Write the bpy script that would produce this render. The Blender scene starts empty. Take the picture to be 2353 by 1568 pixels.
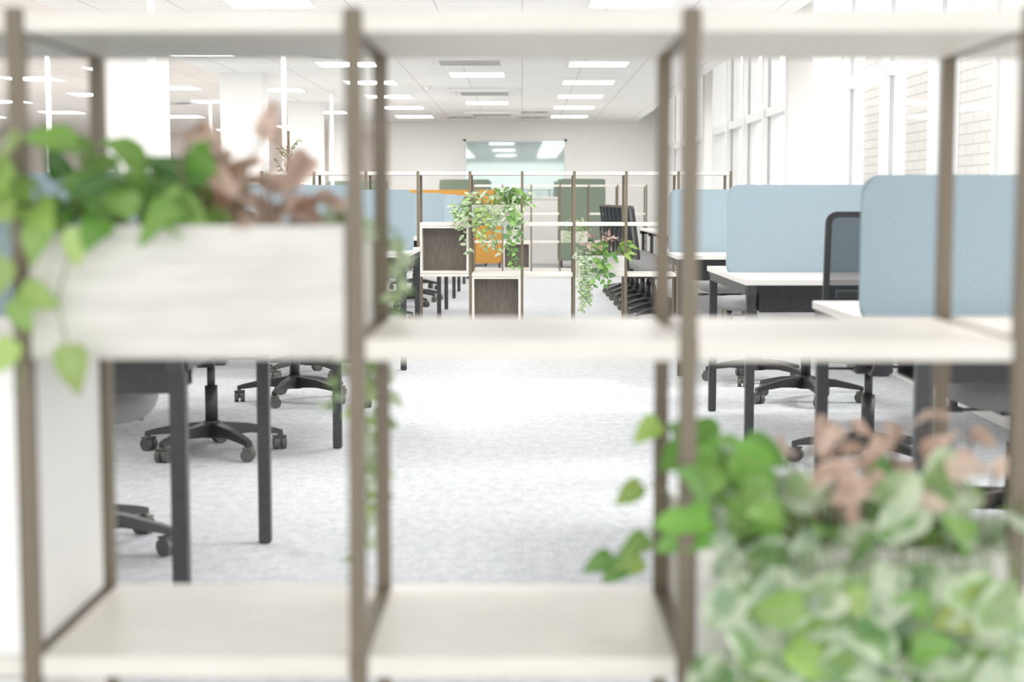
import bpy, bmesh, math, random
from mathutils import Vector, Matrix
random.seed(11)
S = bpy.context.scene
COL = S.collection
R = random.uniform

# ------------------------------------------------------------------ materials
def mat(name, color, rough=0.6, metal=0.0, noise=None, bump=None, spec=0.5):
    m = bpy.data.materials.new(name); m.use_nodes = True
    nt = m.node_tree; b = nt.nodes["Principled BSDF"]
    b.inputs["Base Color"].default_value = (*color, 1)
    b.inputs["Roughness"].default_value = rough
    b.inputs["Metallic"].default_value = metal
    b.inputs["Specular IOR Level"].default_value = spec
    tc = nt.nodes.new("ShaderNodeTexCoord")
    if noise:
        scale, stretch, c2 = noise[:3]
        mp = nt.nodes.new("ShaderNodeMapping"); mp.inputs["Scale"].default_value = stretch
        n = nt.nodes.new("ShaderNodeTexNoise"); n.inputs["Scale"].default_value = scale
        n.inputs["Detail"].default_value = 6
        r = nt.nodes.new("ShaderNodeValToRGB")
        r.color_ramp.elements[0].position = 0.35; r.color_ramp.elements[1].position = 0.65
        r.color_ramp.elements[0].color = (*color, 1); r.color_ramp.elements[1].color = (*c2, 1)
        nt.links.new(tc.outputs["Object"], mp.inputs[0]); nt.links.new(mp.outputs[0], n.inputs["Vector"])
        nt.links.new(n.outputs["Fac"], r.inputs[0]); nt.links.new(r.outputs[0], b.inputs["Base Color"])
        if bump:
            bp = nt.nodes.new("ShaderNodeBump"); bp.inputs["Strength"].default_value = bump
            bp.inputs["Distance"].default_value = 0.002
            nt.links.new(n.outputs["Fac"], bp.inputs["Height"]); nt.links.new(bp.outputs[0], b.inputs["Normal"])
    return m

def emis(name, color, s):
    m = bpy.data.materials.new(name); m.use_nodes = True
    b = m.node_tree.nodes["Principled BSDF"]
    b.inputs["Base Color"].default_value = (*color, 1)
    b.inputs["Emission Color"].default_value = (*color, 1)
    b.inputs["Emission Strength"].default_value = s
    return m

def see_through(name, color, fac, rough=0.05, glossy=True):
    m = bpy.data.materials.new(name); m.use_nodes = True
    nt = m.node_tree; nt.nodes.clear()
    o = nt.nodes.new("ShaderNodeOutputMaterial"); mx = nt.nodes.new("ShaderNodeMixShader")
    t = nt.nodes.new("ShaderNodeBsdfTransparent")
    g = nt.nodes.new("ShaderNodeBsdfGlossy" if glossy else "ShaderNodeBsdfDiffuse")
    g.inputs["Color"].default_value = (*color, 1)
    if glossy: g.inputs["Roughness"].default_value = rough
    mx.inputs[0].default_value = fac
    nt.links.new(t.outputs[0], mx.inputs[1]); nt.links.new(g.outputs[0], mx.inputs[2])
    nt.links.new(mx.outputs[0], o.inputs[0])
    return m

M_frame = mat("taupe_metal", (0.150, 0.117, 0.077), 0.45, 0.0, (60, (1, 1, 1), (0.165, 0.13, 0.088)))
M_shelf = mat("pale_ash_laminate", (0.87, 0.82, 0.755), 0.45, 0, (7, (1.2, 14, 14), (0.79, 0.745, 0.68)))
M_plant = mat("whitewashed_wood", (0.78, 0.755, 0.705), 0.55, 0, (6, (1.5, 10, 14), (0.64, 0.615, 0.57)))
M_walnut = mat("dark_grey_oak", (0.10, 0.082, 0.067), 0.5, 0, (9, (14, 14, 1.2), (0.16, 0.135, 0.112)))
M_blue = mat("pale_blue_felt", (0.28, 0.38, 0.44), 0.95, 0, (160, (1, 1, 1), (0.345, 0.445, 0.505)), 0.4)
M_top = mat("white_desktop", (0.86, 0.82, 0.79), 0.35, 0, (4, (1, 8, 8), (0.82, 0.78, 0.75)))
M_leg = mat("charcoal_steel", (0.022, 0.024, 0.026), 0.45, 0, (40, (1, 1, 1), (0.03, 0.032, 0.034)))
M_black = mat("black_plastic", (0.016, 0.016, 0.017), 0.4, 0, (90, (1, 1, 1), (0.022, 0.022, 0.023)))
M_seat = mat("charcoal_fabric", (0.18, 0.185, 0.19), 0.95, 0, (220, (1, 1, 1), (0.24, 0.245, 0.25)), 0.5)
M_mesh = see_through("black_mesh_fabric", (0.035, 0.045, 0.055), 0.76, glossy=False)
M_castr = mat("caster_rubber", (0.07, 0.065, 0.06), 0.5, 0, (50, (1, 1, 1), (0.09, 0.085, 0.08)))
M_green = mat("sage_green_felt", (0.165, 0.215, 0.165), 0.95, 0, (80, (1, 1, 1), (0.19, 0.245, 0.19)), 0.3)
M_orange = mat("ochre_felt", (0.50, 0.235, 0.04), 0.95, 0, (80, (1, 1, 1), (0.56, 0.275, 0.05)), 0.3)
M_white = mat("white_paint", (0.95, 0.94, 0.92), 0.6, 0, (3, (1, 1, 1), (0.93, 0.92, 0.90)))
M_warm = mat("warm_white_paint", (0.93, 0.85, 0.79), 0.7, 0, (3, (1, 1, 1), (0.90, 0.82, 0.76)))
M_wframe = mat("white_window_frame", (0.90, 0.90, 0.90), 0.4, 0, (5, (1, 1, 1), (0.88, 0.88, 0.88)))
M_seal = mat("grey_seal", (0.42, 0.43, 0.44), 0.5, 0, (9, (1, 1, 1), (0.46, 0.47, 0.48)))
M_panel = emis("led_diffuser", (1.0, 0.97, 0.925), 16.0)
M_soil = mat("potting_soil", (0.035, 0.022, 0.014), 1.0, 0, (60, (1, 1, 1), (0.08, 0.05, 0.03)), 1.0)
M_stem = mat("green_stem", (0.12, 0.22, 0.05), 0.6, 0, (30, (1, 1, 1), (0.2, 0.28, 0.08)))
M_bark = mat("brown_stem", (0.12, 0.08, 0.05), 0.8, 0, (30, (1, 1, 1), (0.2, 0.14, 0.09)))
M_glass = see_through("window_glass", (0.9, 0.97, 1.0), 0.06)
M_tint = see_through("grey_green_tinted_glass", (0.50, 0.60, 0.58), 0.30, 0.03)
M_teal = mat("grey_green_wall", (0.29, 0.345, 0.33), 0.8, 0, (2, (1, 1, 1), (0.33, 0.385, 0.37)))

def carpet():
    m = mat("grey_carpet", (0.56, 0.585, 0.61), 1.0)
    nt = m.node_tree; b = nt.nodes["Principled BSDF"]
    tc = nt.nodes.new("ShaderNodeTexCoord")
    def nz(scale, st, det):
        mp = nt.nodes.new("ShaderNodeMapping"); mp.inputs["Scale"].default_value = st
        n = nt.nodes.new("ShaderNodeTexNoise"); n.inputs["Scale"].default_value = scale
        n.inputs["Detail"].default_value = det; n.inputs["Roughness"].default_value = 0.75
        nt.links.new(tc.outputs["Object"], mp.inputs[0]); nt.links.new(mp.outputs[0], n.inputs["Vector"])
        return n
    a = nz(20, (1.2, .7, 1), 9); c = nz(120, (1, 1, 1), 4)
    ad = nt.nodes.new("ShaderNodeMath"); ad.operation = 'MULTIPLY_ADD'; ad.inputs[1].default_value = 0.9
    nt.links.new(c.outputs["Fac"], ad.inputs[0]); nt.links.new(a.outputs["Fac"], ad.inputs[2])
    r = nt.nodes.new("ShaderNodeValToRGB")
    r.color_ramp.elements[0].position = 0.70; r.color_ramp.elements[0].color = (0.37, 0.39, 0.41, 1)
    r.color_ramp.elements[1].position = 1.0; r.color_ramp.elements[1].color = (0.555, 0.58, 0.60, 1)
    dv = nt.nodes.new("ShaderNodeMath"); dv.operation = 'MULTIPLY'; dv.inputs[1].default_value = 0.895
    nt.links.new(ad.outputs[0], dv.inputs[0]); nt.links.new(dv.outputs[0], r.inputs[0])
    br = nt.nodes.new("ShaderNodeTexBrick"); br.inputs["Scale"].default_value = 1
    br.inputs["Brick Width"].default_value = 1.0; br.inputs["Row Height"].default_value = 0.5; br.inputs["Mortar Size"].default_value = 0.002
    br.inputs["Color1"].default_value = (1, 1, 1, 1); br.inputs["Color2"].default_value = (.94, .94, .95, 1); br.inputs["Mortar"].default_value = (.88, .88, .88, 1)
    nt.links.new(tc.outputs["Object"], br.inputs["Vector"])
    mx = nt.nodes.new("ShaderNodeMixRGB"); mx.blend_type = 'MULTIPLY'; mx.inputs[0].default_value = 1
    nt.links.new(r.outputs[0], mx.inputs[1]); nt.links.new(br.outputs["Color"], mx.inputs[2])
    nt.links.new(mx.outputs[0], b.inputs["Base Color"])
    bp = nt.nodes.new("ShaderNodeBump"); bp.inputs["Strength"].default_value = 0.4; bp.inputs["Distance"].default_value = 0.003
    nt.links.new(c.outputs["Fac"], bp.inputs["Height"]); nt.links.new(bp.outputs[0], b.inputs["Normal"])
    return m
M_carpet = carpet()

def brick_like(name, c1, c2, mortar, sx, sy, ms, vec_swap=None):
    m = mat(name, c1, 0.9); nt = m.node_tree; b = nt.nodes["Principled BSDF"]
    tc = nt.nodes.new("ShaderNodeTexCoord"); sp = nt.nodes.new("ShaderNodeSeparateXYZ"); cb = nt.nodes.new("ShaderNodeCombineXYZ")
    nt.links.new(tc.outputs["Object"], sp.inputs[0])
    i, j = vec_swap or (0, 1)
    nt.links.new(sp.outputs[i], cb.inputs[0]); nt.links.new(sp.outputs[j], cb.inputs[1])
    br = nt.nodes.new("ShaderNodeTexBrick")
    br.inputs["Color1"].default_value = (*c1, 1); br.inputs["Color2"].default_value = (*c2, 1); br.inputs["Mortar"].default_value = (*mortar, 1)
    br.inputs["Scale"].default_value = 1; br.inputs["Brick Width"].default_value = sx; br.inputs["Row Height"].default_value = sy
    br.inputs["Mortar Size"].default_value = ms
    if name.startswith("ceiling"): br.offset = 0
    nt.links.new(cb.outputs[0], br.inputs["Vector"]); nt.links.new(br.outputs["Color"], b.inputs["Base Color"])
    return m
M_brick = brick_like("pale_brick", (0.90, 0.86, 0.81), (0.86, 0.82, 0.77), (0.66, 0.63, 0.60), 0.44, 0.10, 0.009, (1, 2))
M_ceil = brick_like("ceiling_tiles", (0.95, 0.94, 0.92), (0.95, 0.94, 0.92), (0.72, 0.70, 0.68), 0.6, 0.6, 0.008)
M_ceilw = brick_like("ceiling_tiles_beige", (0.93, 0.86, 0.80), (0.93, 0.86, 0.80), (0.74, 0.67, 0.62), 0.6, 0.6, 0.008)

def leafmat(name, cream=(0.75, 0.8, 0.55), amount=0.0, edge=0.0, scale=28, trans=.3):
    m = bpy.data.materials.new(name); m.use_nodes = True
    nt = m.node_tree; b = nt.nodes["Principled BSDF"]; out = nt.nodes["Material Output"]
    b.inputs["Roughness"].default_value = 0.35
    at = nt.nodes.new("ShaderNodeVertexColor"); at.layer_name = "Col"
    uv = nt.nodes.new("ShaderNodeUVMap"); sp = nt.nodes.new("ShaderNodeSeparateXYZ"); nt.links.new(uv.outputs[0], sp.inputs[0])
    s1 = nt.nodes.new("ShaderNodeMath"); s1.operation = 'SUBTRACT'; s1.inputs[1].default_value = 0.5
    nt.links.new(sp.outputs[1], s1.inputs[0])
    ab = nt.nodes.new("ShaderNodeMath"); ab.operation = 'ABSOLUTE'; nt.links.new(s1.outputs[0], ab.inputs[0])
    tc = nt.nodes.new("ShaderNodeTexCoord"); n = nt.nodes.new("ShaderNodeTexNoise"); n.inputs["Scale"].default_value = scale
    nt.links.new(tc.outputs["Object"], n.inputs["Vector"])
    ma = nt.nodes.new("ShaderNodeMath"); ma.operation = 'MULTIPLY_ADD'; ma.inputs[1].default_value = edge
    nt.links.new(ab.outputs[0], ma.inputs[0]); nt.links.new(n.outputs["Fac"], ma.inputs[2])
    rr = nt.nodes.new("ShaderNodeValToRGB"); 
    rr.color_ramp.elements[0].position = 0.62 - amount * 0.15; rr.color_ramp.elements[1].position = 0.74 - amount * 0.15
    rr.color_ramp.elements[0].color = (0, 0, 0, 1); rr.color_ramp.elements[1].color = (amount, amount, amount, 1)
    nt.links.new(ma.outputs[0], rr.inputs[0])
    mx = nt.nodes.new("ShaderNodeMixRGB"); mx.inputs[2].default_value = (*cream, 1)
    nt.links.new(rr.outputs[0], mx.inputs[0]); nt.links.new(at.outputs[0], mx.inputs[1])
    lt = nt.nodes.new("ShaderNodeMath"); lt.operation = 'LESS_THAN'; lt.inputs[1].default_value = 0.035
    nt.links.new(ab.outputs[0], lt.inputs[0])
    l2 = nt.nodes.new("ShaderNodeMath"); l2.operation = 'MULTIPLY'; l2.inputs[1].default_value = 0.4; nt.links.new(lt.outputs[0], l2.inputs[0])
    m2 = nt.nodes.new("ShaderNodeMixRGB"); m2.inputs[2].default_value = (0.5, 0.6, 0.3, 1)
    nt.links.new(l2.outputs[0], m2.inputs[0]); nt.links.new(mx.outputs[0], m2.inputs[1])
    nt.links.new(m2.outputs[0], b.inputs["Base Color"])
    tr = nt.nodes.new("ShaderNodeBsdfTranslucent"); nt.links.new(m2.outputs[0], tr.inputs["Color"])
    ms = nt.nodes.new("ShaderNodeMixShader"); ms.inputs[0].default_value = trans
    nt.links.new(b.outputs[0], ms.inputs[1]); nt.links.new(tr.outputs[0], ms.inputs[2]); nt.links.new(ms.outputs[0], out.inputs[0])
    return m
L_plain = leafmat("glossy_leaf")
L_var = leafmat("variegated_leaf", (0.70, 0.80, 0.58), 0.75, 0.3)
L_red = leafmat("rosy_leaf", (0.92, 0.68, 0.56), 0.75, 0.3, 28, .4)

# ------------------------------------------------------------------ object helpers
def link(o, parent=None):
    COL.objects.link(o)
    if parent: o.parent = parent
    return o
def meta(o, label, cat, group=None, kind=None):
    o["label"] = label; o["category"] = cat
    if group: o["group"] = group
    if kind: o["kind"] = kind
    return o
def empty(name, loc=(0, 0, 0), rz=0):
    o = bpy.data.objects.new(name, None); o.location = loc; o.rotation_euler = (0, 0, rz); o.empty_display_size = 0.1
    return link(o)
def bm_obj(name, bm, m, parent=None, smooth=False, loc=None):
    me = bpy.data.meshes.new(name)
    bmesh.ops.recalc_face_normals(bm, faces=bm.faces)
    bm.to_mesh(me); bm.free()
    for mm in (m if isinstance(m, (list, tuple)) else [m]): me.materials.append(mm)
    if smooth:
        for p in me.polygons: p.use_smooth = True
    o = bpy.data.objects.new(name, me)
    if loc: o.location = loc
    return link(o, parent)
def add_box(bm, x0, x1, y0, y1, z0, z1, bevel=0.0, mi=0):
    vs = [bm.verts.new(p) for p in [(x0,y0,z0),(x1,y0,z0),(x1,y1,z0),(x0,y1,z0),(x0,y0,z1),(x1,y0,z1),(x1,y1,z1),(x0,y1,z1)]]
    fs = [bm.faces.new([vs[i] for i in q]) for q in [(3,2,1,0),(4,5,6,7),(0,1,5,4),(1,2,6,5),(2,3,7,6),(3,0,4,7)]]
    for f in fs: f.material_index = mi
    if bevel > 0:
        es = list({e for f in fs for e in f.edges})
        r = bmesh.ops.bevel(bm, geom=es, offset=bevel, segments=2, affect='EDGES', profile=0.5)
        for f in r["faces"]: f.material_index = mi
    return vs
def boxes(name, lst, m, parent=None, bevel=0.0):
    bm = bmesh.new()
    for b in lst: add_box(bm, *b, bevel=bevel)
    return bm_obj(name, bm, m, parent)
def add_cyl(bm, c, r, h, axis='Z', seg=20, r2=None):
    rot = {'Z': Matrix(), 'X': Matrix.Rotation(math.pi/2, 4, 'Y'), 'Y': Matrix.Rotation(math.pi/2, 4, 'X')}[axis]
    bmesh.ops.create_cone(bm, cap_ends=True, segments=seg, radius1=r, radius2=r if r2 is None else r2, depth=h,
                          matrix=Matrix.Translation(c) @ rot)
def rounded_outline(w, h, r, seg=8, bottom=True):
    pts = []
    def arc(cx, cy, a0):
        for i in range(seg + 1):
            a = a0 + math.pi/2*i/seg; pts.append((cx + r*math.cos(a), cy + r*math.sin(a)))
    arc(w/2-r, h-r, 0); arc(-w/2+r, h-r, math.pi/2)
    if bottom: arc(-w/2+r, r, math.pi); arc(w/2-r, r, 1.5*math.pi)
    else: pts += [(-w/2, 0), (w/2, 0)]
    return pts
def panel_bm(bm, pts, t, y=0, z=0, x=0, bev=0.004):
    a = [bm.verts.new((x+p[0], y - t/2, z+p[1])) for p in pts]
    b = [bm.verts.new((x+p[0], y + t/2, z+p[1])) for p in pts]
    f1 = bm.faces.new(a); f2 = bm.faces.new(b[::-1]); n = len(pts)
    for i in range(n): bm.faces.new([a[i], b[i], b[(i+1) % n], a[(i+1) % n]])
    if bev: bmesh.ops.bevel(bm, geom=list(f1.edges)+list(f2.edges), offset=bev, segments=2, affect='EDGES')
def copy_tree(src, loc, rz=0.0):
    n = src.copy(); COL.objects.link(n); n.location = loc; n.rotation_euler = (0, 0, rz)
    for c in src.children:
        k = c.copy(); COL.objects.link(k); k.parent = n
        for g in c.children:
            q = g.copy(); COL.objects.link(q); q.parent = k
    return n
def structure(o): o["kind"] = "structure"; return o

# ------------------------------------------------------------------ room shell
XL, XR, YB, YF = -12.0, 2.30, 26.9, -3.0
CZ, UZ = 2.42, 3.45
structure(boxes("floor", [(XL, 14, YF, 34, -0.1, 0)], M_carpet))
structure(boxes("ceiling", [(-3.3, 1.90, YF, YB, CZ, CZ+0.15)], M_ceil))
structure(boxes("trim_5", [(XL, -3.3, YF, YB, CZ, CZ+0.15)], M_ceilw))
structure(boxes("trim_1", [(1.90, 1.96, YF, YB, CZ-0.0, UZ)], M_white))          # bulkhead
structure(boxes("trim_2", [(1.90, XR+0.1, YF, YB, UZ, UZ+0.1)], M_white))
WX0, WX1, WZ0, WZ1 = -1.0, 0.76, 1.10, 2.12
structure(boxes("wall_back", [(-2.25, WX0, YB, YB+0.15, 0, UZ), (WX1, XR+0.2, YB, YB+0.15, 0, UZ),
                              (WX0, WX1, YB, YB+0.15, 0, WZ0), (WX0, WX1, YB, YB+0.15, WZ1, UZ)], M_white))
structure(boxes("wall_back_recess", [(XL, -2.25, 31.5, 31.65, 0, UZ), (-2.40, -2.25, YB, 31.5, 0, UZ)], M_warm))
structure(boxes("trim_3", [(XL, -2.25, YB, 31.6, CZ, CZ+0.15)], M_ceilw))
structure(boxes("wall_left", [(XL-0.15, XL, YF, 31.6, 0, UZ)], M_warm))
structure(boxes("baseboard_back", [(-2.25, XR, YB-0.015, YB, 0, 0.10)], M_white))
o = structure(boxes("window_1", [(WX0, WX0+0.04, YB-0.02, YB+0.1, WZ0, WZ1), (WX1-0.04, WX1, YB-0.02, YB+0.1, WZ0, WZ1),
        (WX0, WX1, YB-0.02, YB+0.1, WZ0, WZ0+0.04), (WX0, WX1, YB-0.02, YB+0.1, WZ1-0.04, WZ1)], M_wframe))
boxes("glass_pane", [(WX0+0.04, WX1-0.04, YB+0.04, YB+0.05, WZ0+0.04, WZ1-0.04)], M_tint, o)
structure(boxes("wall_meeting_room", [(-2.2, 2.2, 33, 33.1, 0, 2.6), (-2.25, -2.15, YB+.15, 33, 0, 2.6), (2.1, 2.2, YB+.15, 33, 0, 2.6)], M_teal))
structure(boxes("trim_4", [(-2.2, 2.2, YB+0.15, 33, 2.6, 2.7)], M_teal))
# window wall
piers = [(-2.6, -1.6), (0.5, 1.3), (6.75, 7.65), (12.5, 13.7), (19.0, 20.0), (25.6, YB)]
structure(boxes("wall_right", [(XR, XR+0.25, a, b, 0.30, UZ) for a, b in piers] + [(XR, XR+0.25, -2.6, YB, 0, 0.30), (XR, XR+0.25, -2.6, YB, 3.3, UZ)], M_white))
structure(boxes("baseboard_right", [(XR-0.015, XR, -2.6, YB, 0, 0.10)], M_white))
wn = 2
for i in range(len(piers)-1):
    a, b = piers[i][1], piers[i+1][0]
    n = max(1, round((b-a)/1.35)); step = (b-a)/n
    fr = [(XR, XR+0.12, a, b, 0.30, 0.37), (XR, XR+0.12, a, b, 3.23, 3.30), (XR, XR+0.12, a, b, 1.86, 1.94)]
    seals = []
    for k in range(n+1):
        y = a + k*step; w = 0.045
        y0, y1 = max(a, y-w), min(b, y+w)
        fr.append((XR-0.02, XR+0.13, y0, y1, 0.30, 3.30))
        if 0 < k < n: seals += [(XR+0.03, XR+0.05, y0-0.012, y0, 0.37, 3.23)]
    wo = structure(boxes("window_%d" % wn, fr, M_wframe)); wn += 1
    if seals: boxes("window_seal", seals, M_seal, wo)
    boxes("glass_pane", [(XR+0.06, XR+0.066, a, b, 0.37, 3.23)], M_glass, wo)
o = boxes("brick_building", [(4.2, 4.6, 13.0, 25.0, 0.0, 5.5)], M_brick)
meta(o, "pale beige brick wall of the neighbouring building outside", "building")
# structural columns
for i, y in enumerate([12.1, 16.9, 21.7, 26.2]):
    o = boxes("column", [(-0.22, 0.22, -0.22, 0.22, 0, CZ), (-0.235, 0.235, -0.235, 0.235, 0, 0.1)], M_white)
    o.location = (-2.97, y, 0); meta(o, "square white painted structural column", "column", "white office columns")
for i, y in enumerate([12.1, 19.3]):
    o = boxes("column", [(-0.22, 0.22, -0.22, 0.22, 0, CZ), (-0.235, 0.235, -0.235, 0.235, 0, 0.1)], M_white)
    o.location = (-7.4, y, 0); meta(o, "square white painted structural column", "column", "white office columns")
# service poles
for x, y in [(-2.05, 13.6), (-2.20, 9.4), (-4.2, 14.0), (-3.95, 20.0), (-2.35, 19.5), (-6.2, 17.0)]:
    bm = bmesh.new(); add_box(bm, -0.02, 0.02, -0.02, 0.02, 0, CZ-0.0, 0.004); add_box(bm, -0.045, 0.045, -0.045, 0.045, 0, 0.012, 0.003)
    add_box(bm, -0.035, 0.035, -0.035, 0.035, CZ-0.02, CZ, 0.003)
    o = bm_obj("service_pole", bm, M_white, loc=(x, y, 0)); meta(o, "slim white cable pole running up to the ceiling", "pole", "white cable poles")

# ceiling lights
lp = empty("ceiling_light_panel"); meta(lp, "square recessed white LED ceiling panel, lit", "ceiling light", "LED ceiling panels")
boxes("light_frame", [(-.3, .3, -.3, -.285, -.012, 0), (-.3, .3, .285, .3, -.012, 0), (-.3, -.285, -.285, .285, -.012, 0), (.285, .3, -.285, .285, -.012, 0)], M_white, lp)
boxes("light_diffuser", [(-.285, .285, -.285, .285, -.008, 0)], M_panel, lp)
pos = [(x, 10.8+2.4*k) for x in (0.75, -1.72) for k in range(-2, 7)] + [(-.48, 12.1), (-.48, 16.9), (-.48, 21.7), (-.48, 7.3)]
pos += [(-2.95, 14.4), (-2.95, 19.2), (-2.95, 24.0), (-2.95, 9.6)]
for j, x in enumerate((-4.15, -5.4, -7.0, -8.6)):
    pos += [(x, 8.4+2.6*k+(1.2 if j % 2 else 0)) for k in range(0, 7)]
pos += [(-4.15, 28.6), (-7.0, 28.6), (-5.5, 30.0)]
first = True
for x, y in pos:
    if first: lp.location = (x, y, CZ); first = False
    else: copy_tree(lp, (x, y, CZ))
for x, y in [(-.75, 28.6), (.35, 28.6), (-.75, 30.4), (.35, 30.4), (-.75, 32.0), (.35, 32.0)]: copy_tree(lp, (x, y, 2.6))
# AC cassettes
ac = empty("ceiling_air_conditioner"); meta(ac, "white square ceiling cassette air conditioner with louvred grille", "air conditioner", "ceiling cassettes")
bm = bmesh.new(); add_box(bm, -.45, .45, -.45, .45, -.03, 0, 0.01); bm_obj("cassette_body", bm, M_white, ac)
boxes("intake_grille", [(-.28, .28, -.28+.035*i, -.262+.035*i, -.042, -.03) for i in range(16)] + [(-.29, -.28, -.29, .29, -.044, -.03), (.28, .29, -.29, .29, -.044, -.03)], M_seal, ac)
for (a, b, c, d) in [(-.3, .3, -.41, -.35), (-.3, .3, .35, .41), (-.41, -.35, -.3, .3), (.35, .41, -.3, .3)]:
    boxes("louvre_flap", [(a, b, c, d, -.045, -.03)], M_wframe, ac)
ac.location = (-.50, 15.1, CZ)
for y in (19.4, 24.2): copy_tree(ac, (-.46, y, CZ))
# swirl diffusers
def diffuser():
    bm = bmesh.new(); add_box(bm, -.29, .29, -.29, .29, -.012, 0, 0.003)
    for i in range(24):
        a = math.tau*i/24; c, s = math.cos(a), math.sin(a)
        q = [(0.09, -.008), (.25, -.014), (.25, .014), (.09, .008)]
        f = bm.faces.new([bm.verts.new((p*c-t*s, p*s+t*c, -.0135)) for p, t in q]); f.material_index = 1
    return bm_obj("ceiling_air_diffuser", bm, [M_white, M_leg])
d0 = diffuser(); meta(d0, "square white swirl air diffuser with radial slots", "air vent", "swirl air diffusers"); d0.location = (-1.72, 14.7, CZ)
for x, y in [(.15, 25.4), (-4.8, 21.7), (.15, 23.9), (-4.8, 14.4), (-.98, 25.4)]:
    k = d0.copy(); COL.objects.link(k); k.location = (x, y, CZ)
bm = bmesh.new(); add_cyl(bm, (0, 0, -.012), .055, .024); add_cyl(bm, (0, 0, -.035), .03, .03, r2=.045)
o = bm_obj("smoke_detector", bm, M_white, loc=(-1.12, 18.6, CZ)); meta(o, "small round white smoke detector on ceiling", "smoke detector")

# ------------------------------------------------------------------ shelving units
M_ = 0.41; DEP = 0.385; P = 0.0105
ROWS = [0.10, 0.50, 0.90, 1.30]
def shelving(x0, nb, y0, shelves, cubbies, label, cabinets=()):
    u = empty("open_shelving_unit", (x0, y0, 0)); meta(u, label, "shelving unit", "taupe frame shelving units")
    for i in range(nb+1):
        for y in (P, DEP-P):
            bm = bmesh.new(); add_box(bm, i*M_-P, i*M_+P, y-P, y+P, 0, 1.303, 0.0015); bm_obj("post", bm, M_frame, u)
        for z in ROWS:
            boxes("side_rail", [(i*M_-P, i*M_+P, 2*P, DEP-2*P, z-.024, z-.004)], M_frame, u)
    for (b, r) in shelves:
        bm = bmesh.new(); z = ROWS[r]
        add_box(bm, b*M_+P+.001, (b+1)*M_-P-.001, .004, DEP-.004, z-.026, z, 0.0015)
        bm_obj("shelf", bm, M_shelf, u)
    for (b, r) in cubbies:
        z0, z1 = ROWS[r]+.001, ROWS[r+1]-.028; a, c = b*M_+P+.003, (b+1)*M_-P-.003; t = .016
        bx = boxes("cubby_box", [(a, a+t, .0, DEP, z0, z1), (c-t, c, .0, DEP, z0, z1), (a+t, c-t, .0, DEP, z0, z0+t), (a+t, c-t, .0, DEP, z1-t, z1)], M_shelf, u)
        boxes("cubby_back", [(a+t, c-t, DEP*.45, DEP*.45+.012, z0+t, z1-t)], M_walnut, bx)
    for (b, r) in cabinets:
        z0, z1 = ROWS[r]+.001, ROWS[r+1]-.028; a, c = b*M_+P+.002, (b+1)*M_-P+.003; t = .018
        bx = boxes("cabinet_box", [(a, a+t, .02, DEP-.02, z0, z1), (c-t, c+.003, 2*P+.002, DEP-2*P-.002, z0, z1), (a+t, c-t, .02, DEP-.02, z0, z0+t), (a+t, c-t, .02, DEP-.02, z1-t, z1), (a+t, c-t, DEP-.035, DEP-.02, z0, z1)], M_white, u)
        boxes("cabinet_door", [(a, c-.004, .0, .018, z0+.002, z1-.002)], M_white, bx, .001)
    return u
FX, FY = -1.025, 1.915
sh = [(b, 3) for b in range(5)] + [(b, 0) for b in range(5)] + [(0, 2), (2, 2), (3, 2), (4, 2), (0, 1), (1, 1), (2, 1), (4, 1)]
shelving(FX, 5, FY, sh, [], "taupe metal frame shelving with pale ash shelves and planters", [(0, 1), (0, 0)])
MX, MY = -2.05, 12.38
sh = [(b, 3) for b in range(9)] + [(b, 0) for b in range(9)] + [(3, 2), (5, 2), (6, 2), (7, 2), (3, 1), (4, 1), (5, 1), (7, 1), (8, 1), (1, 1)]
shelving(MX, 9, MY, sh, [(3, 1), (4, 0), (1, 0)], "long taupe frame room divider shelving with dark cubbies and trailing plants")
TX, TY = -0.69, 22.4
sh = [(b, 3) for b in range(6)] + [(b, 0) for b in range(6)] + [(b, 2) for b in (1, 2, 4, 5)] + [(b, 1) for b in (0, 1, 2, 4)]
shelving(TX, 6, TY, sh, [(1, 0)], "taupe frame shelving with pale shelves beside green booth")

def planter(x, y, z, label):
    p = empty("planter_box", (x, y, z)); meta(p, label, "planter", "whitewashed wooden planters")
    w = M_-2*P-.004; h = .163; t = .014; d0, d1 = -.004, DEP+.004
    boxes("box_body", [(0, w, d0, d0+t, 0, h), (0, w, d1-t, d1, 0, h), (0, t, d0+t, d1-t, 0, h), (w-t, w, d0+t, d1-t, 0, h), (t, w-t, d0+t, d1-t, 0, t)], M_plant, p, 0.001)
    bm = bmesh.new(); bmesh.ops.create_grid(bm, x_segments=16, y_segments=16, size=0.5)
    for v in bm.verts: v.co = (t + (v.co.x+.5)*(w-2*t), d0+t+(v.co.y+.5)*(d1-d0-2*t), h-.022+R(-.006, .006))
    bm_obj("soil", bm, M_soil, p, True)
    return p
planter(FX+M_+P+.002, FY, .877, "whitewashed wood planter filled with green and red foliage")
planter(FX+3*M_+P+.002, FY, .477, "whitewashed wood planter with dense variegated trailing foliage")
planter(-.41+P+.002, MY, .877, "whitewashed wood planter with long trailing variegated plant")
planter(.41+P+.002, MY, .477, "whitewashed wood planter with rosy and silver trailing plants")
planter(TX+3*M_+P+.002, TY, .477, "small whitewashed wood planter with variegated plant")

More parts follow.
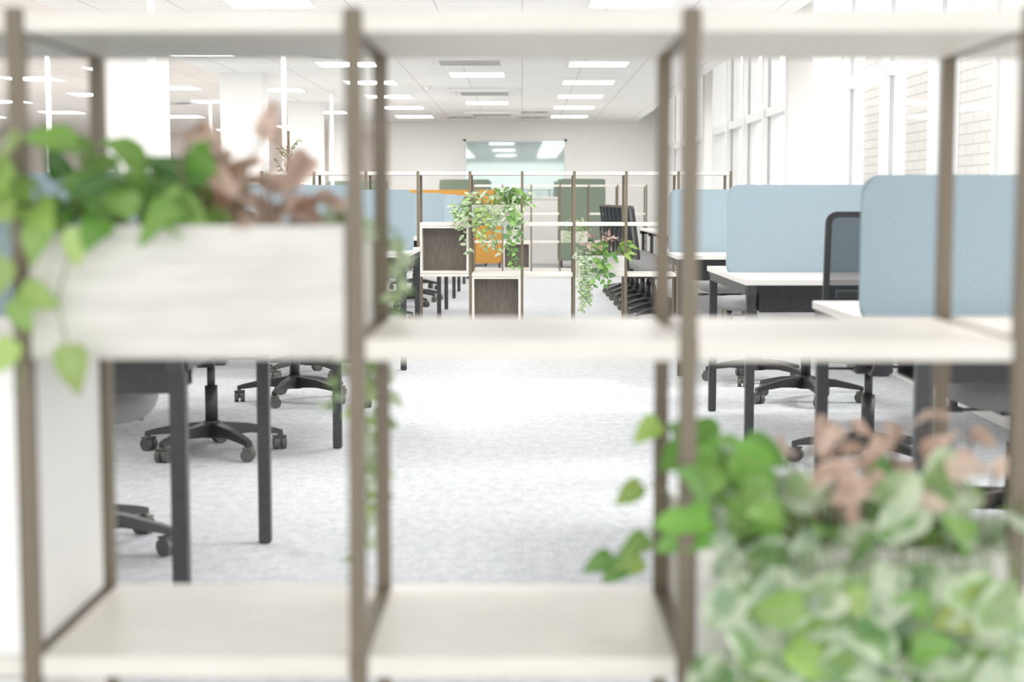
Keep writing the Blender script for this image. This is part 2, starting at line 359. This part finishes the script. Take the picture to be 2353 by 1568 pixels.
# ------------------------------------------------------------------ plants
ROW_T = [0, .08, .22, .4, .6, .8, .92, 1]; ROW_W = [.30, .80, 1.0, .97, .78, .45, .2, .02]
ROUND_W = [.5, .85, 1.05, 1.12, 1.05, .8, .5, .1]; LONG_W = [.12, .4, .72, .86, .8, .45, .2, .02]
class Plant:
    def __init__(s): s.v = []; s.f = []; s.uv = []; s.c = []; s.sv = []; s.sf = []; s.pts = []
    def leaf(s, base, d, n, L, W, col, prof=ROW_W, curl=.25, fold=.22):
        d = Vector(d).normalized(); n = Vector(n); sd = d.cross(n)
        if sd.length < .01: sd = d.cross(Vector((0, 1, .1)))
        sd.normalize(); n = sd.cross(d).normalized(); base = Vector(base); i0 = len(s.v)
        k = R(.75, 1.2); col = tuple(min(1, c*k) for c in col)
        wv = R(-.5, .5); ph = R(0, 6)
        for t, w in zip(ROW_T, prof):
            for q in (-1, -.5, 0, .5, 1):
                tt = t - .09*abs(q)*(1-t)
                s.v.append(base + d*(tt*L) + sd*(q*w*W/2 + wv*t*t*L*.3) + n*(fold*abs(q)*w*W*.5 - curl*t*t*L + .05*L*abs(q)*math.sin(t*9+ph+q)))
                s.uv.append((t, (q+1)/2)); s.c.append(col)
        for i in range(len(ROW_T)-1):
            for j in range(4):
                a = i0+i*5+j; s.f.append((a, a+1, a+6, a+5))
    def stem(s, pts, r=.0022):
        pts = [Vector(p) for p in pts]; i0 = len(s.sv); m = 5
        for k, p in enumerate(pts):
            d = (pts[min(k+1, len(pts)-1)] - pts[max(k-1, 0)]).normalized()
            a = d.cross(Vector((.3, 1, .2))).normalized(); b = d.cross(a)
            for j in range(m):
                an = math.tau*j/m; s.sv.append(p + a*(r*math.cos(an)) + b*(r*math.sin(an)))
        for k in range(len(pts)-1):
            for j in range(m):
                s.sf.append((i0+k*m+j, i0+k*m+(j+1) % m, i0+(k+1)*m+(j+1) % m, i0+(k+1)*m+j))
    def one(s, p, d, n, L, W, col, root, prof=ROW_W, curl=.2):
        p = Vector(p); q = Vector(root); s.stem([q, (p+q)/2+Vector((0, 0, .02)), p], .0012); s.leaf(p, d, n, L, W, col, prof, curl)
    def cluster(s, n, xr, yr, zr, size, cols, root, prof=ROW_W, asp=.75, face=(0, -1, .7)):
        rx, ry, rz = root
        for i in range(n):
            p = Vector((R(*xr), R(*yr), R(*zr)))
            q = Vector((min(max(p.x+R(-.04, .04), rx[0]), rx[1]), min(max(p.y+R(-.04, .04), ry[0]), ry[1]), rz))
            mid = (p+q)/2 + Vector((R(-.015, .015), R(-.01, .01), .03))
            s.stem([q, mid, p])
            cx = (rx[0]+rx[1])/2
            d = Vector(((p.x-cx)*2.5+R(-.8, .8), R(-.9, .1), R(-.6, .5)))
            L = R(*size); nn = Vector(face)+Vector((R(-.5, .5), R(-.3, .3), R(-.4, .4)))
            s.leaf(p, d, nn, L, L*asp, random.choice(cols), prof, curl=R(.1, .35))
    def vine(s, start, length, cols, size, gap=.03, sway=.02, out=(0, -.03, 0), prof=ROW_W, asp=.75, face=(0, -1, .3), r=.0016):
        p = Vector(start); pts = [p.copy()]
        p = p + Vector(out) + Vector((0, 0, .012)); pts.append(p.copy())
        n = max(2, int(length/gap)); ph = R(0, 6)
        p = p + Vector(out)*.4
        for i in range(n):
            p = p + Vector((math.sin(ph+i*.6)*sway*.5, math.cos(ph+i*.5)*sway*.25, -gap)); pts.append(p.copy())
            side = 1 if i % 2 else -1
            d = Vector((side*R(.5, 1), R(-.6, .1), R(-.9, .1))); L = R(*size)*(1-.25*i/n)
            s.leaf(p, d, Vector(face)+Vector((R(-.4, .4), R(-.2, .2), R(-.2, .5))), L, L*asp, random.choice(cols), prof, curl=R(.1, .4))
        s.stem(pts, r)
    def path(s, pts, leaves, cols):
        s.stem(pts, .0015)
        for (p, d, L) in leaves: s.leaf(p, d, (R(-.2, .2), -1, .3), L, L*.72, random.choice(cols), ROW_W, .15)
    def build(s, name, label, lm, sm=M_stem, cat="plant", group=None):
        z0 = min(p.z for p in s.sv); x0 = sum(p.x for p in s.sv)/len(s.sv); y0 = sum(p.y for p in s.sv)/len(s.sv)
        e = empty(name, (x0, y0, z0)); meta(e, label, cat, group); off = Vector((x0, y0, z0))
        me = bpy.data.meshes.new("foliage"); me.from_pydata([p-off for p in s.v], [], s.f)
        uvl = me.uv_layers.new(name="UVMap"); ca = me.color_attributes.new("Col", 'FLOAT_COLOR', 'POINT')
        for i, c in enumerate(s.c): ca.data[i].color = (*c, 1)
        for lp_ in me.loops: uvl.data[lp_.index].uv = s.uv[lp_.vertex_index]
        for p in me.polygons: p.use_smooth = True
        me.materials.append(lm); link(bpy.data.objects.new("foliage", me), e)
        ms = bpy.data.meshes.new("stem"); ms.from_pydata([p-off for p in s.sv], [], s.sf); ms.materials.append(sm)
        for p in ms.polygons: p.use_smooth = True
        link(bpy.data.objects.new("stem", ms), e)
G1 = [(.14, .36, .05), (.09, .26, .045), (.22, .45, .08), (.06, .18, .04)]
GL = [(.34, .54, .11), (.40, .58, .15), (.26, .46, .09)]
GV = [(.15, .31, .09), (.25, .41, .14), (.10, .24, .06), (.33, .48, .20)]
GS = [(.30, .43, .28), (.40, .52, .36), (.22, .35, .20)]
YG = [(.46, .56, .12), (.54, .62, .18)]
RD = [(.38, .19, .13), (.50, .30, .22), (.28, .12, .09), (.62, .42, .33)]
PK = [(.74, .50, .40), (.66, .42, .33), (.80, .60, .50)]

lx = FX+M_            # left edge of planter bay = -.615
rootL = ((lx+.03, lx+.38), (FY+.03, FY+.35), 1.02)
p = Plant()
p.cluster(34, (-.60, -.38), (FY-.02, FY+.25), (1.035, 1.105), (.045, .075), G1, rootL)
p.cluster(14, (-.60, -.40), (FY-.03, FY+.15), (1.06, 1.14), (.055, .08), G1[:1]+G1[2:3]+GL[2:], rootL)
p.cluster(8, (-.67, -.58), (FY-.05, FY+.0), (1.04, 1.12), (.06, .08), GL, rootL, face=(0, -1, .4))
p.vine((-.635, FY+.02, 1.035), .13, GL, (.04, .06), .045, .03, (-.012, -.045, 0))
yy = FY-.035
p.path([(-.56, FY+.03, 1.03), (-.555, yy, 1.05), (-.545, yy, 1.0), (-.56, yy, .95), (-.55, yy, .90), (-.545, yy, .885)],
       [((-.545, yy-.004, .895), (.05, -.15, -1), .06), ((-.60, yy-.004, .965), (.8, -.1, -.45), .05), ((-.535, yy-.004, 1.035), (.1, -.1, -1), .045),
        ((-.575, yy-.004, 1.045), (-.3, -.2, -1), .055)], GL)
p.path([(-.60, FY+.03, 1.03), (-.61, yy, 1.05), (-.63, yy, 1.0), (-.615, yy, .93), (-.605, yy, .86), (-.615, yy, .84)],
       [((-.62, yy-.004, 1.0), (-.6, -.2, -.9), .06), ((-.61, yy-.004, .95), (.5, -.2, -.9), .045), ((-.612, yy-.004, .90), (-.6, -.1, -.8), .05)], GL)
p.build("trailing_pothos_plant", "green heart-leaved pothos spilling over planter edge", L_plain)
p = Plant()
p.cluster(16, (-.40, -.28), (FY, FY+.2), (1.03, 1.10), (.045, .075), RD+PK[1:2], rootL, ROW_W, .62)
p.cluster(9, (-.41, -.28), (FY, FY+.2), (1.09, 1.155), (.045, .07), RD+PK[:1], rootL, ROW_W, .62)
p.build("red_leaf_plant", "rusty red leafed plant beside pothos in planter", L_red, M_bark)
p = Plant()
p.cluster(16, (-.28, -.225), (FY+.05, FY+.36), (1.01, 1.06), (.025, .045), GV, rootL)
for x, l in ((-.235, .5), (-.218, .45), (-.228, .52), (-.212, .5), (-.30, .15), (-.28, .18), (-.262, .30), (-.34, .12)): p.vine((x, FY+.37, 1.035), l, GV+GL, (.022, .034), .019, .014, (0.0, .035, 0))
for i in range(2): p.vine((-.222, FY+R(.3, .36), 1.02), R(.10, .14), GV, (.02, .03), .02, .01, (.035, .02, 0))
p.build("trailing_ivy_plant", "fine variegated ivy hanging from planter back edge", L_var)

qx = FX+3*M_          # .205
rootR = ((qx+.03, qx+.38), (FY+.03, FY+.35), .62)
p = Plant()
BG = [(.20, .48, .07), (.28, .54, .11), (.15, .38, .06)]
p.cluster(18, (qx+.02, qx+.12), (FY-.01, FY+.2), (.66, .76), (.055, .085), BG, rootR)
p.cluster(14, (qx+.1, qx+.38), (FY-.03, FY+.15), (.62, .70), (.05, .07), BG+G1, rootR)
for x, y_, z in ((.165, .24, .675), (.125, .24, .575), (.145, .22, .57), (.165, .22, .575), (.175, .25, .60), (.185, .2, .77)):
    p.one((x, FY+y_, z), (-.7, -.3, -.4), (0, -1, .5), .045, .034, random.choice(GL+BG), (qx+.03, FY+.2, .63))
for i in range(5): p.vine((qx+.08+.07*i, FY+.02, .63), R(.12, .28), GL+BG[:1], (.04, .06), .05, .03, (0, -R(.06, .08), 0))
for x in (.14, .33): p.vine((qx+x, FY+.02, .63), .27, YG+GL, (.05, .07), .05, .03, (0, -R(.07, .09), 0))
p.build("bright_green_plant", "bright green and lime broad leaved plant in planter", L_plain)
p = Plant()
p.cluster(34, (qx+.16, qx+.42), (FY-.01, FY+.25), (.68, .78), (.035, .06), PK+RD[3:], rootR, ROW_W, .65)
p.build("pink_leaf_plant", "salmon pink leafed plant above variegated foliage", L_red, M_bark)
p = Plant()
p.cluster(64, (qx+.05, qx+.42), (FY-.04, FY+.15), (.59, .71), (.045, .07), GV+GS, rootR, ROUND_W, .85)
for i in range(22): p.vine((qx+.05+.34*i/21, FY+.02, .635), R(.14, .32), GV+GS, (.045, .07), .040, .028, (0, -R(.04, .08), 0), ROUND_W, .85)
p.build("trailing_variegated_plant", "dense pale variegated round-leaved plant spilling over planter", L_var)

rootM = ((-.39, -.02), (MY+.03, MY+.35), 1.02)
p = Plant()
p.cluster(50, (-.42, .06), (MY-.06, MY+.3), (1.02, 1.15), (.05, .09), GV+G1[:1], rootM, LONG_W, .5)
p.cluster(34, (-.53, -.28), (MY-.08, MY+.05), (.86, 1.08), (.06, .09), GV, rootM, LONG_W, .5)
for i in range(16): p.vine((-.38+.36*i/15, MY+.02, 1.035), R(.12, .42), GV+GS[:1], (.045, .075), .035, .03, (R(-.04, .03), -.06, 0), LONG_W, .5)
p.build("trailing_spiderwort_plant", "variegated cream and green spiderwort trailing from planter", L_var)
p = Plant()
p.cluster(34, (-.22, .02), (MY-.02, MY+.3), (1.04, 1.17), (.06, .10), G1+GL[:1], rootM, LONG_W, .45)
for i in range(3): p.vine((R(-.36, -.28), MY+.02, 1.035), R(.22, .3), GL, (.04, .06), .04, .02, (0, -.07, 0))
for x in (-.06, -.1): p.vine((x, MY+.02, 1.035), .5, G1, (.045, .06), .035, .02, (0, -.07, 0))
p.build("green_leaf_plant", "green strappy plant among trailing foliage", L_plain)
rootN = ((.44, .80), (MY+.03, MY+.35), .62)
p = Plant()
p.cluster(15, (.50, .70), (MY, MY+.3), (.68, .80), (.05, .08), RD+PK, rootN, LONG_W, .5)
p.build("pink_leaf_plant", "small rosy pink plant in planter", L_red, M_bark)
p = Plant()
p.cluster(34, (.58, .84), (MY-.04, MY+.3), (.62, .76), (.07, .11), G1+GL, rootN, LONG_W, .42)
for i in range(3): p.vine((R(.58, .68), MY+.02, .635), R(.2, .3), G1, (.05, .07), .04, .02, (0, -.06, 0))
p.build("bright_green_plant", "bright green arching plant in planter", L_plain)
p = Plant()
p.cluster(30, (.42, .60), (MY-.04, MY+.2), (.60, .70), (.03, .045), GS, rootN, ROUND_W, .8)
for i in range(11): p.vine((R(.43, .56), MY+.02, .635), R(.25, .46), GS+GV, (.025, .038), .022, .012, (0, -R(.04, .07), 0), ROUND_W, .8)
p.build("trailing_silver_plant", "silvery green small-leaved plant hanging down", L_var)
rx = TX+3*M_
rootT = ((rx+.03, rx+.38), (TY+.03, TY+.35), .62)
p = Plant()
p.cluster(50, (rx, rx+.42), (TY-.05, TY+.3), (.64, .80), (.05, .10), GV+G1, rootT, LONG_W, .5)
for i in range(5): p.vine((R(rx+.05, rx+.3), TY+.02, .635), R(.1, .2), GV, (.05, .07), .04, .02, (0, -.06, 0))
p.build("trailing_variegated_plant", "small variegated plant in far planter", L_var)
# tall potted tree
tx, ty = -1.98, 13.35
pot = empty("plant_pot", (tx, ty, 0)); meta(pot, "round grey floor plant pot", "plant pot")
bm = bmesh.new(); add_cyl(bm, (0, 0, .2), .15, .4, r2=.19, seg=32); bm_obj("pot_body", bm, M_plant, pot)
p = Plant()
p.stem([(tx, ty, .40), (tx+.02, ty, .8), (tx-.02, ty, 1.15), (tx, ty, 1.45), (tx, ty, 1.66)], .012)
for i in range(34):
    a = R(0, math.tau); z = R(1.0, 1.6); r_ = R(.06, .15)
    q = Vector((tx+math.cos(a)*r_, ty+math.sin(a)*r_, z+R(.02, .12))); p.stem([(tx, ty, z-.05), q], .003)
    for k in range(7):
        b = Vector((tx, ty, z-.05)).lerp(q, .3+.7*k/6); p.leaf(b, (math.cos(a+R(-1, 1)), math.sin(a+R(-1, 1)), R(-.3, .8)), (0, -1, .8), R(.035, .055), .02, random.choice([(.16, .17, .05), (.22, .20, .07), (.12, .15, .04)]), LONG_W)
p.build("indoor_tree", "slender indoor tree with small olive leaves", L_plain, M_bark)

# ------------------------------------------------------------------ office chair
def make_chair():
    c = empty("office_chair")
    bm = bmesh.new(); add_cyl(bm, (0, 0, .105), .045, .07, r2=.035)
    for i in range(5):
        a = math.tau*i/5 + .3; ca, sa = math.cos(a), math.sin(a)
        prof = [(.03, .028, .075, .135), (.16, .023, .082, .120), (.27, .018, .070, .095), (.305, .015, .064, .084)]
        rings = []
        for (r, w, z0, z1) in prof:
            rings.append([bm.verts.new((r*ca-t*sa, r*sa+t*ca, z)) for t, z in ((-w, z0), (w, z0), (w*.8, z1), (-w*.8, z1))])
        for k in range(3):
            for j in range(4): bm.faces.new([rings[k][j], rings[k][(j+1) % 4], rings[k+1][(j+1) % 4], rings[k+1][j]])
        bm.faces.new(rings[0]); bm.faces.new(rings[-1][::-1])
    bm_obj("star_base", bm, M_black, c)
    cm = None
    for i in range(5):
        a = math.tau*i/5 + .3
        if cm is None:
            bm = bmesh.new()
            for s in (-1, 1): add_cyl(bm, (s*.016, 0, .028), .028, .02, 'X', 20)
            add_cyl(bm, (0, 0, .055), .007, .04, seg=10)
            add_box(bm, -.006, .006, -.018, .018, .02, .056, .002)
            add_box(bm, -.028, .028, -.02, .02, .054, .060, .002)
            cm = bm_obj("caster", bm, M_castr, c)
            o = cm
        else:
            o = cm.copy(); COL.objects.link(o); o.parent = c
        o.location = (.293*math.cos(a), .293*math.sin(a), 0); o.rotation_euler = (0, 0, a+.6*i)
    bm = bmesh.new(); add_cyl(bm, (0, 0, .21), .027, .16); add_cyl(bm, (0, 0, .335), .017, .12); bm_obj("gas_column", bm, M_black, c, True)
    bm = bmesh.new(); add_box(bm, -.075, .075, -.12, .09, .385, .432, .01); add_box(bm, .07, .2, .02, .034, .395, .405, .003)
    add_box(bm, .18, .235, .012, .042, .392, .408, .004); add_box(bm, -.2, -.07, -.05, -.036, .395, .405, .003)
    bm_obj("tilt_mechanism", bm, M_black, c)
    bm = bmesh.new(); N = 28
    def ring(s, z):
        out = []
        for i in range(N):
            a = math.tau*i/N; ca, sa = math.cos(a), math.sin(a); e = .42
            x = .245*s*math.copysign(abs(ca)**e, ca); y = .235*s*math.copysign(abs(sa)**e, sa)+.02
            zz = z - (.02*max(0, (y-.12)/.13)**2 if y > .12 else 0)
            out.append(bm.verts.new((x, y, zz)))
        return out
    rs = [ring(.90, .434), ring(.97, .442), ring(1, .462), ring(.985, .488), ring(.93, .503), ring(.6, .508), ring(.2, .506)]
    for k in range(len(rs)-1):
        for j in range(N): bm.faces.new([rs[k][j], rs[k][(j+1) % N], rs[k+1][(j+1) % N], rs[k+1][j]])
    bm.faces.new(rs[0][::-1]); bm.faces.new(rs[-1]); bm_obj("seat", bm, M_seat, c, True)
    def curve_y(x, z): return -.245 - .05*(z-.55)/.45*1.2 + .35*x*x
    out = rounded_outline(.46, .47, .04, 6); inn = rounded_outline(.415, .425, .025, 6)
    bm = bmesh.new(); z0 = .56
    L4 = []
    for (pts, dz, dy) in ((out, 0, -.012), (out, 0, .012), (inn, .0225, .012), (inn, .0225, -.012)):
        L4.append([bm.verts.new((x, curve_y(x, z+z0+dz)+dy, z+z0+dz)) for x, z in pts])
    n = len(out)
    for a in range(4):
        for j in range(n): bm.faces.new([L4[a][j], L4[a][(j+1) % n], L4[(a+1) % 4][(j+1) % n], L4[(a+1) % 4][j]])
    bm_obj("backrest_frame", bm, M_black, c)
    bm = bmesh.new(); g = []
    for i in range(9):
        row = []
        for j in range(9):
            x = -.21+.42*j/8; z = z0+.02+.43*i/8; row.append(bm.verts.new((x, curve_y(x, z), z)))
        g.append(row)
    for i in range(8):
        for j in range(8): bm.faces.new([g[i][j], g[i][j+1], g[i+1][j+1], g[i+1][j]])
    bm_obj("backrest_mesh", bm, M_mesh, c, True)
    bm = bmesh.new()
    path = [(-.10, .405), (-.22, .40), (-.285, .44), (-.30, .56), (-.315, .72), (-.325, .80)]
    rr = []
    for k, (y, z) in enumerate(path):
        w = .035 if k < 4 else .03-.004*k; t = .012
        dy, dz = (path[min(k+1, 5)][0]-path[max(k-1, 0)][0], path[min(k+1, 5)][1]-path[max(k-1, 0)][1]); l = math.hypot(dy, dz); ny, nz = -dz/l, dy/l
        rr.append([bm.verts.new((sx*w, y+s*ny*t, z+s*nz*t)) for sx, s in ((-1, -1), (1, -1), (1, 1), (-1, 1))])
    for k in range(5):
        for j in range(4): bm.faces.new([rr[k][j], rr[k][(j+1) % 4], rr[k+1][(j+1) % 4], rr[k+1][j]])
    bm.faces.new(rr[0]); bm.faces.new(rr[-1][::-1])
    add_box(bm, -.19, .19, -.318, -.292, .70, .73, .006)
    bm_obj("back_support", bm, M_black, c)
    return c
ch = make_chair(); GRP = "black mesh task chairs"
meta(ch, "black mesh-back swivel office chair on five casters at desk", "office chair", GRP)
N_ = math.pi
chairs = [(-1.36, 4.72, N_+.15), (-1.32, 6.60, .1), (-1.22, 8.35, N_-.2), (-1.3, 9.55, 0), (-1.35, 11.6, N_), (-2.55, 5.15, N_), (-2.6, 6.5, .2), (-2.5, 8.5, N_),
          (-2.6, 9.5, 0),
          (1.40, 6.30, -.03), (1.52, 8.36, N_+.1), (1.40, 9.28, .2), (1.60, 5.05, N_), (1.5, 11.3, N_),
          (-1.25, 13.75, .1), (-1.25, 15.9, N_), (-1.15, 16.8, .2), (-1.3, 19.0, N_)]
rowc = [(1.22, 13.85), (1.22, 14.55), (1.22, 15.2), (1.22, 15.9), (1.22, 16.7), (1.22, 17.4), (1.22, 18.1)]
first = True
for x, y, r in chairs + [(x, y, -math.pi/2+.1) for x, y in rowc]:
    if first: ch.location = (x, y, 0); ch.rotation_euler = (0, 0, r); first = False; k = ch
    else: k = copy_tree(ch, (x, y, 0), r)
    if (x, y) in rowc: k["label"] = "black mesh task chair in a row of tucked chairs"

# ------------------------------------------------------------------ benches
def bench(cx, cy, w, d, rz=0, label="white bench desk with black legs and pale blue felt screen"):
    b = empty("bench_desk", (cx, cy, 0), rz); meta(b, label, "desk", "white bench desks")
    nt = max(1, round(w/1.4)); tw = w/nt
    for i in range(nt):
        for s in (-1, 1):
            bm = bmesh.new(); y0, y1 = (0.014, d/2) if s > 0 else (-d/2, -.014)
            add_box(bm, -w/2+i*tw+.002, -w/2+(i+1)*tw-.002, y0, y1, .715, .74, .002); bm_obj("desktop", bm, M_top, b)
    l = .019
    xs = [-w/2+.03] + [-w/2+i*tw for i in range(1, nt)] + [w/2-.03]
    for x in xs:
        for y in (-d/2+.04, d/2-.04):
            bm = bmesh.new(); add_box(bm, x-l, x+l, y-l, y+l, 0.004, .70, .002); add_box(bm, x-l*.7, x+l*.7, y-l*.7, y+l*.7, 0, .006); bm_obj("leg", bm, M_leg, b)
    fr = [(x-l, x+l, -d/2+.0, d/2-.0, .672, .713) for x in xs]
    fr += [(-w/2+.04, w/2-.04, y-.02, y+.02, .672, .712) for y in (-d/2+.22, d/2-.22)]
    boxes("desk_frame", fr, M_leg, b)
    boxes("cable_tray", [(-w/2+.15, w/2-.15, -.12, .12, .56, .565), (-w/2+.15, w/2-.15, -.12, -.115, .565, .675), (-w/2+.15, w/2-.15, .115, .12, .565, .675)], M_leg, b)
    for i in range(nt):
        bm = bmesh.new(); sw = tw-.02
        panel_bm(bm, rounded_outline(sw, .43, .055, 8, True), .024, 0, .715, -w/2+(i+.5)*tw, .005)
        bm_obj("privacy_screen", bm, M_blue, b)
    return b
bench(1.605, 4.5, 1.29, 1.38)
for cy in (7.3, 10.2): bench(1.585, cy, 1.29, 1.38)
bench(-2.175, 4.24, 2.8, 1.28)
bench(-2.17, 7.4, 2.8, 1.42); bench(-2.12, 10.55, 2.8, 1.42)
for cy in (14.8, 17.9, 20.9): bench(-2.12, cy, 2.8, 1.42)
bench(1.85, 15.0, 2.6, .84, rz=math.pi/2); bench(1.85, 17.8, 2.6, .84, rz=math.pi/2)
for cy in (7.4, 10.55, 14.8, 17.9): bench(-6.0, cy, 2.8, 1.42)

# ------------------------------------------------------------------ booths
def booth(x, y, w, d, h, m, rz, label, sm=None):
    b = empty("high_back_booth", (x, y, 0), rz); meta(b, label, "sofa")
    bm = bmesh.new(); panel_bm(bm, rounded_outline(w, h-.12, .07, 8), .07, d/2-.035, .12, 0, .015); bm_obj("backrest", bm, m, b)
    for s in (-1, 1):
        bm = bmesh.new(); panel_bm(bm, rounded_outline(d-.08, h-.12, .07, 8), .05, 0, .12, 0, .012)
        bmesh.ops.rotate(bm, verts=bm.verts, matrix=Matrix.Rotation(math.pi/2, 3, 'Z')); bmesh.ops.translate(bm, verts=bm.verts, vec=(s*(w/2-.025), -.045, 0))
        bm_obj("side_wing", bm, m, b)
    bm = bmesh.new(); add_box(bm, -w/2+.055, w/2-.055, -d/2+.02, d/2-.075, .26, .44, .03); bm_obj("seat_cushion", bm, sm or m, b)
    for sx in (-1, 1):
        for sy in (-1, 1):
            bm = bmesh.new(); add_cyl(bm, (sx*(w/2-.05), sy*(d/2-.06), .065), .013, .13, seg=12); bm_obj("leg", bm, M_leg, b)
booth(.95, 25.3, .74, .75, 1.42, M_green, math.pi, "sage green high-back felt booth seat by white wall")
booth(-.95, 26.0, .80, .75, 1.42, M_green, math.pi, "sage green high-back felt booth seat behind ochre sofa")
booth(-1.05, 24.3, 1.5, .75, 1.24, M_orange, math.pi, "ochre yellow high-back felt sofa")
booth(-2.6, 24.8, .9, .75, 1.38, M_green, math.pi, "sage green high-back felt booth seat beside column")

# ------------------------------------------------------------------ lights, world
w = bpy.data.worlds.new("World"); S.world = w; w.use_nodes = True
bg = w.node_tree.nodes["Background"]; bg.inputs[0].default_value = (0.995, 0.99, 0.97, 1); bg.inputs[1].default_value = 2.05
sun = bpy.data.lights.new("sun", 'SUN'); sun.energy = 2.6; sun.angle = 0.2; sun.color = (1, .98, .95)
so = bpy.data.objects.new("sun", sun); COL.objects.link(so)
so.rotation_euler = Vector((-.80, -.12, -.62)).to_track_quat('-Z', 'Y').to_euler()

# ------------------------------------------------------------------ camera
cam = bpy.data.cameras.new("camera"); co = bpy.data.objects.new("camera", cam); COL.objects.link(co)
co.location = (0, 0, 1.07); co.rotation_euler = (math.radians(90-5.11), 0, math.radians(.37))
cam.lens = 55.08; cam.sensor_width = 36; cam.clip_start = .05; cam.clip_end = 200
cam.dof.use_dof = True; cam.dof.focus_distance = 10.0; cam.dof.aperture_fstop = 2.9
S.camera = co
S.view_settings.view_transform = 'Standard'; S.view_settings.look = 'None'; S.view_settings.exposure = 0.42; S.view_settings.gamma = 1.15
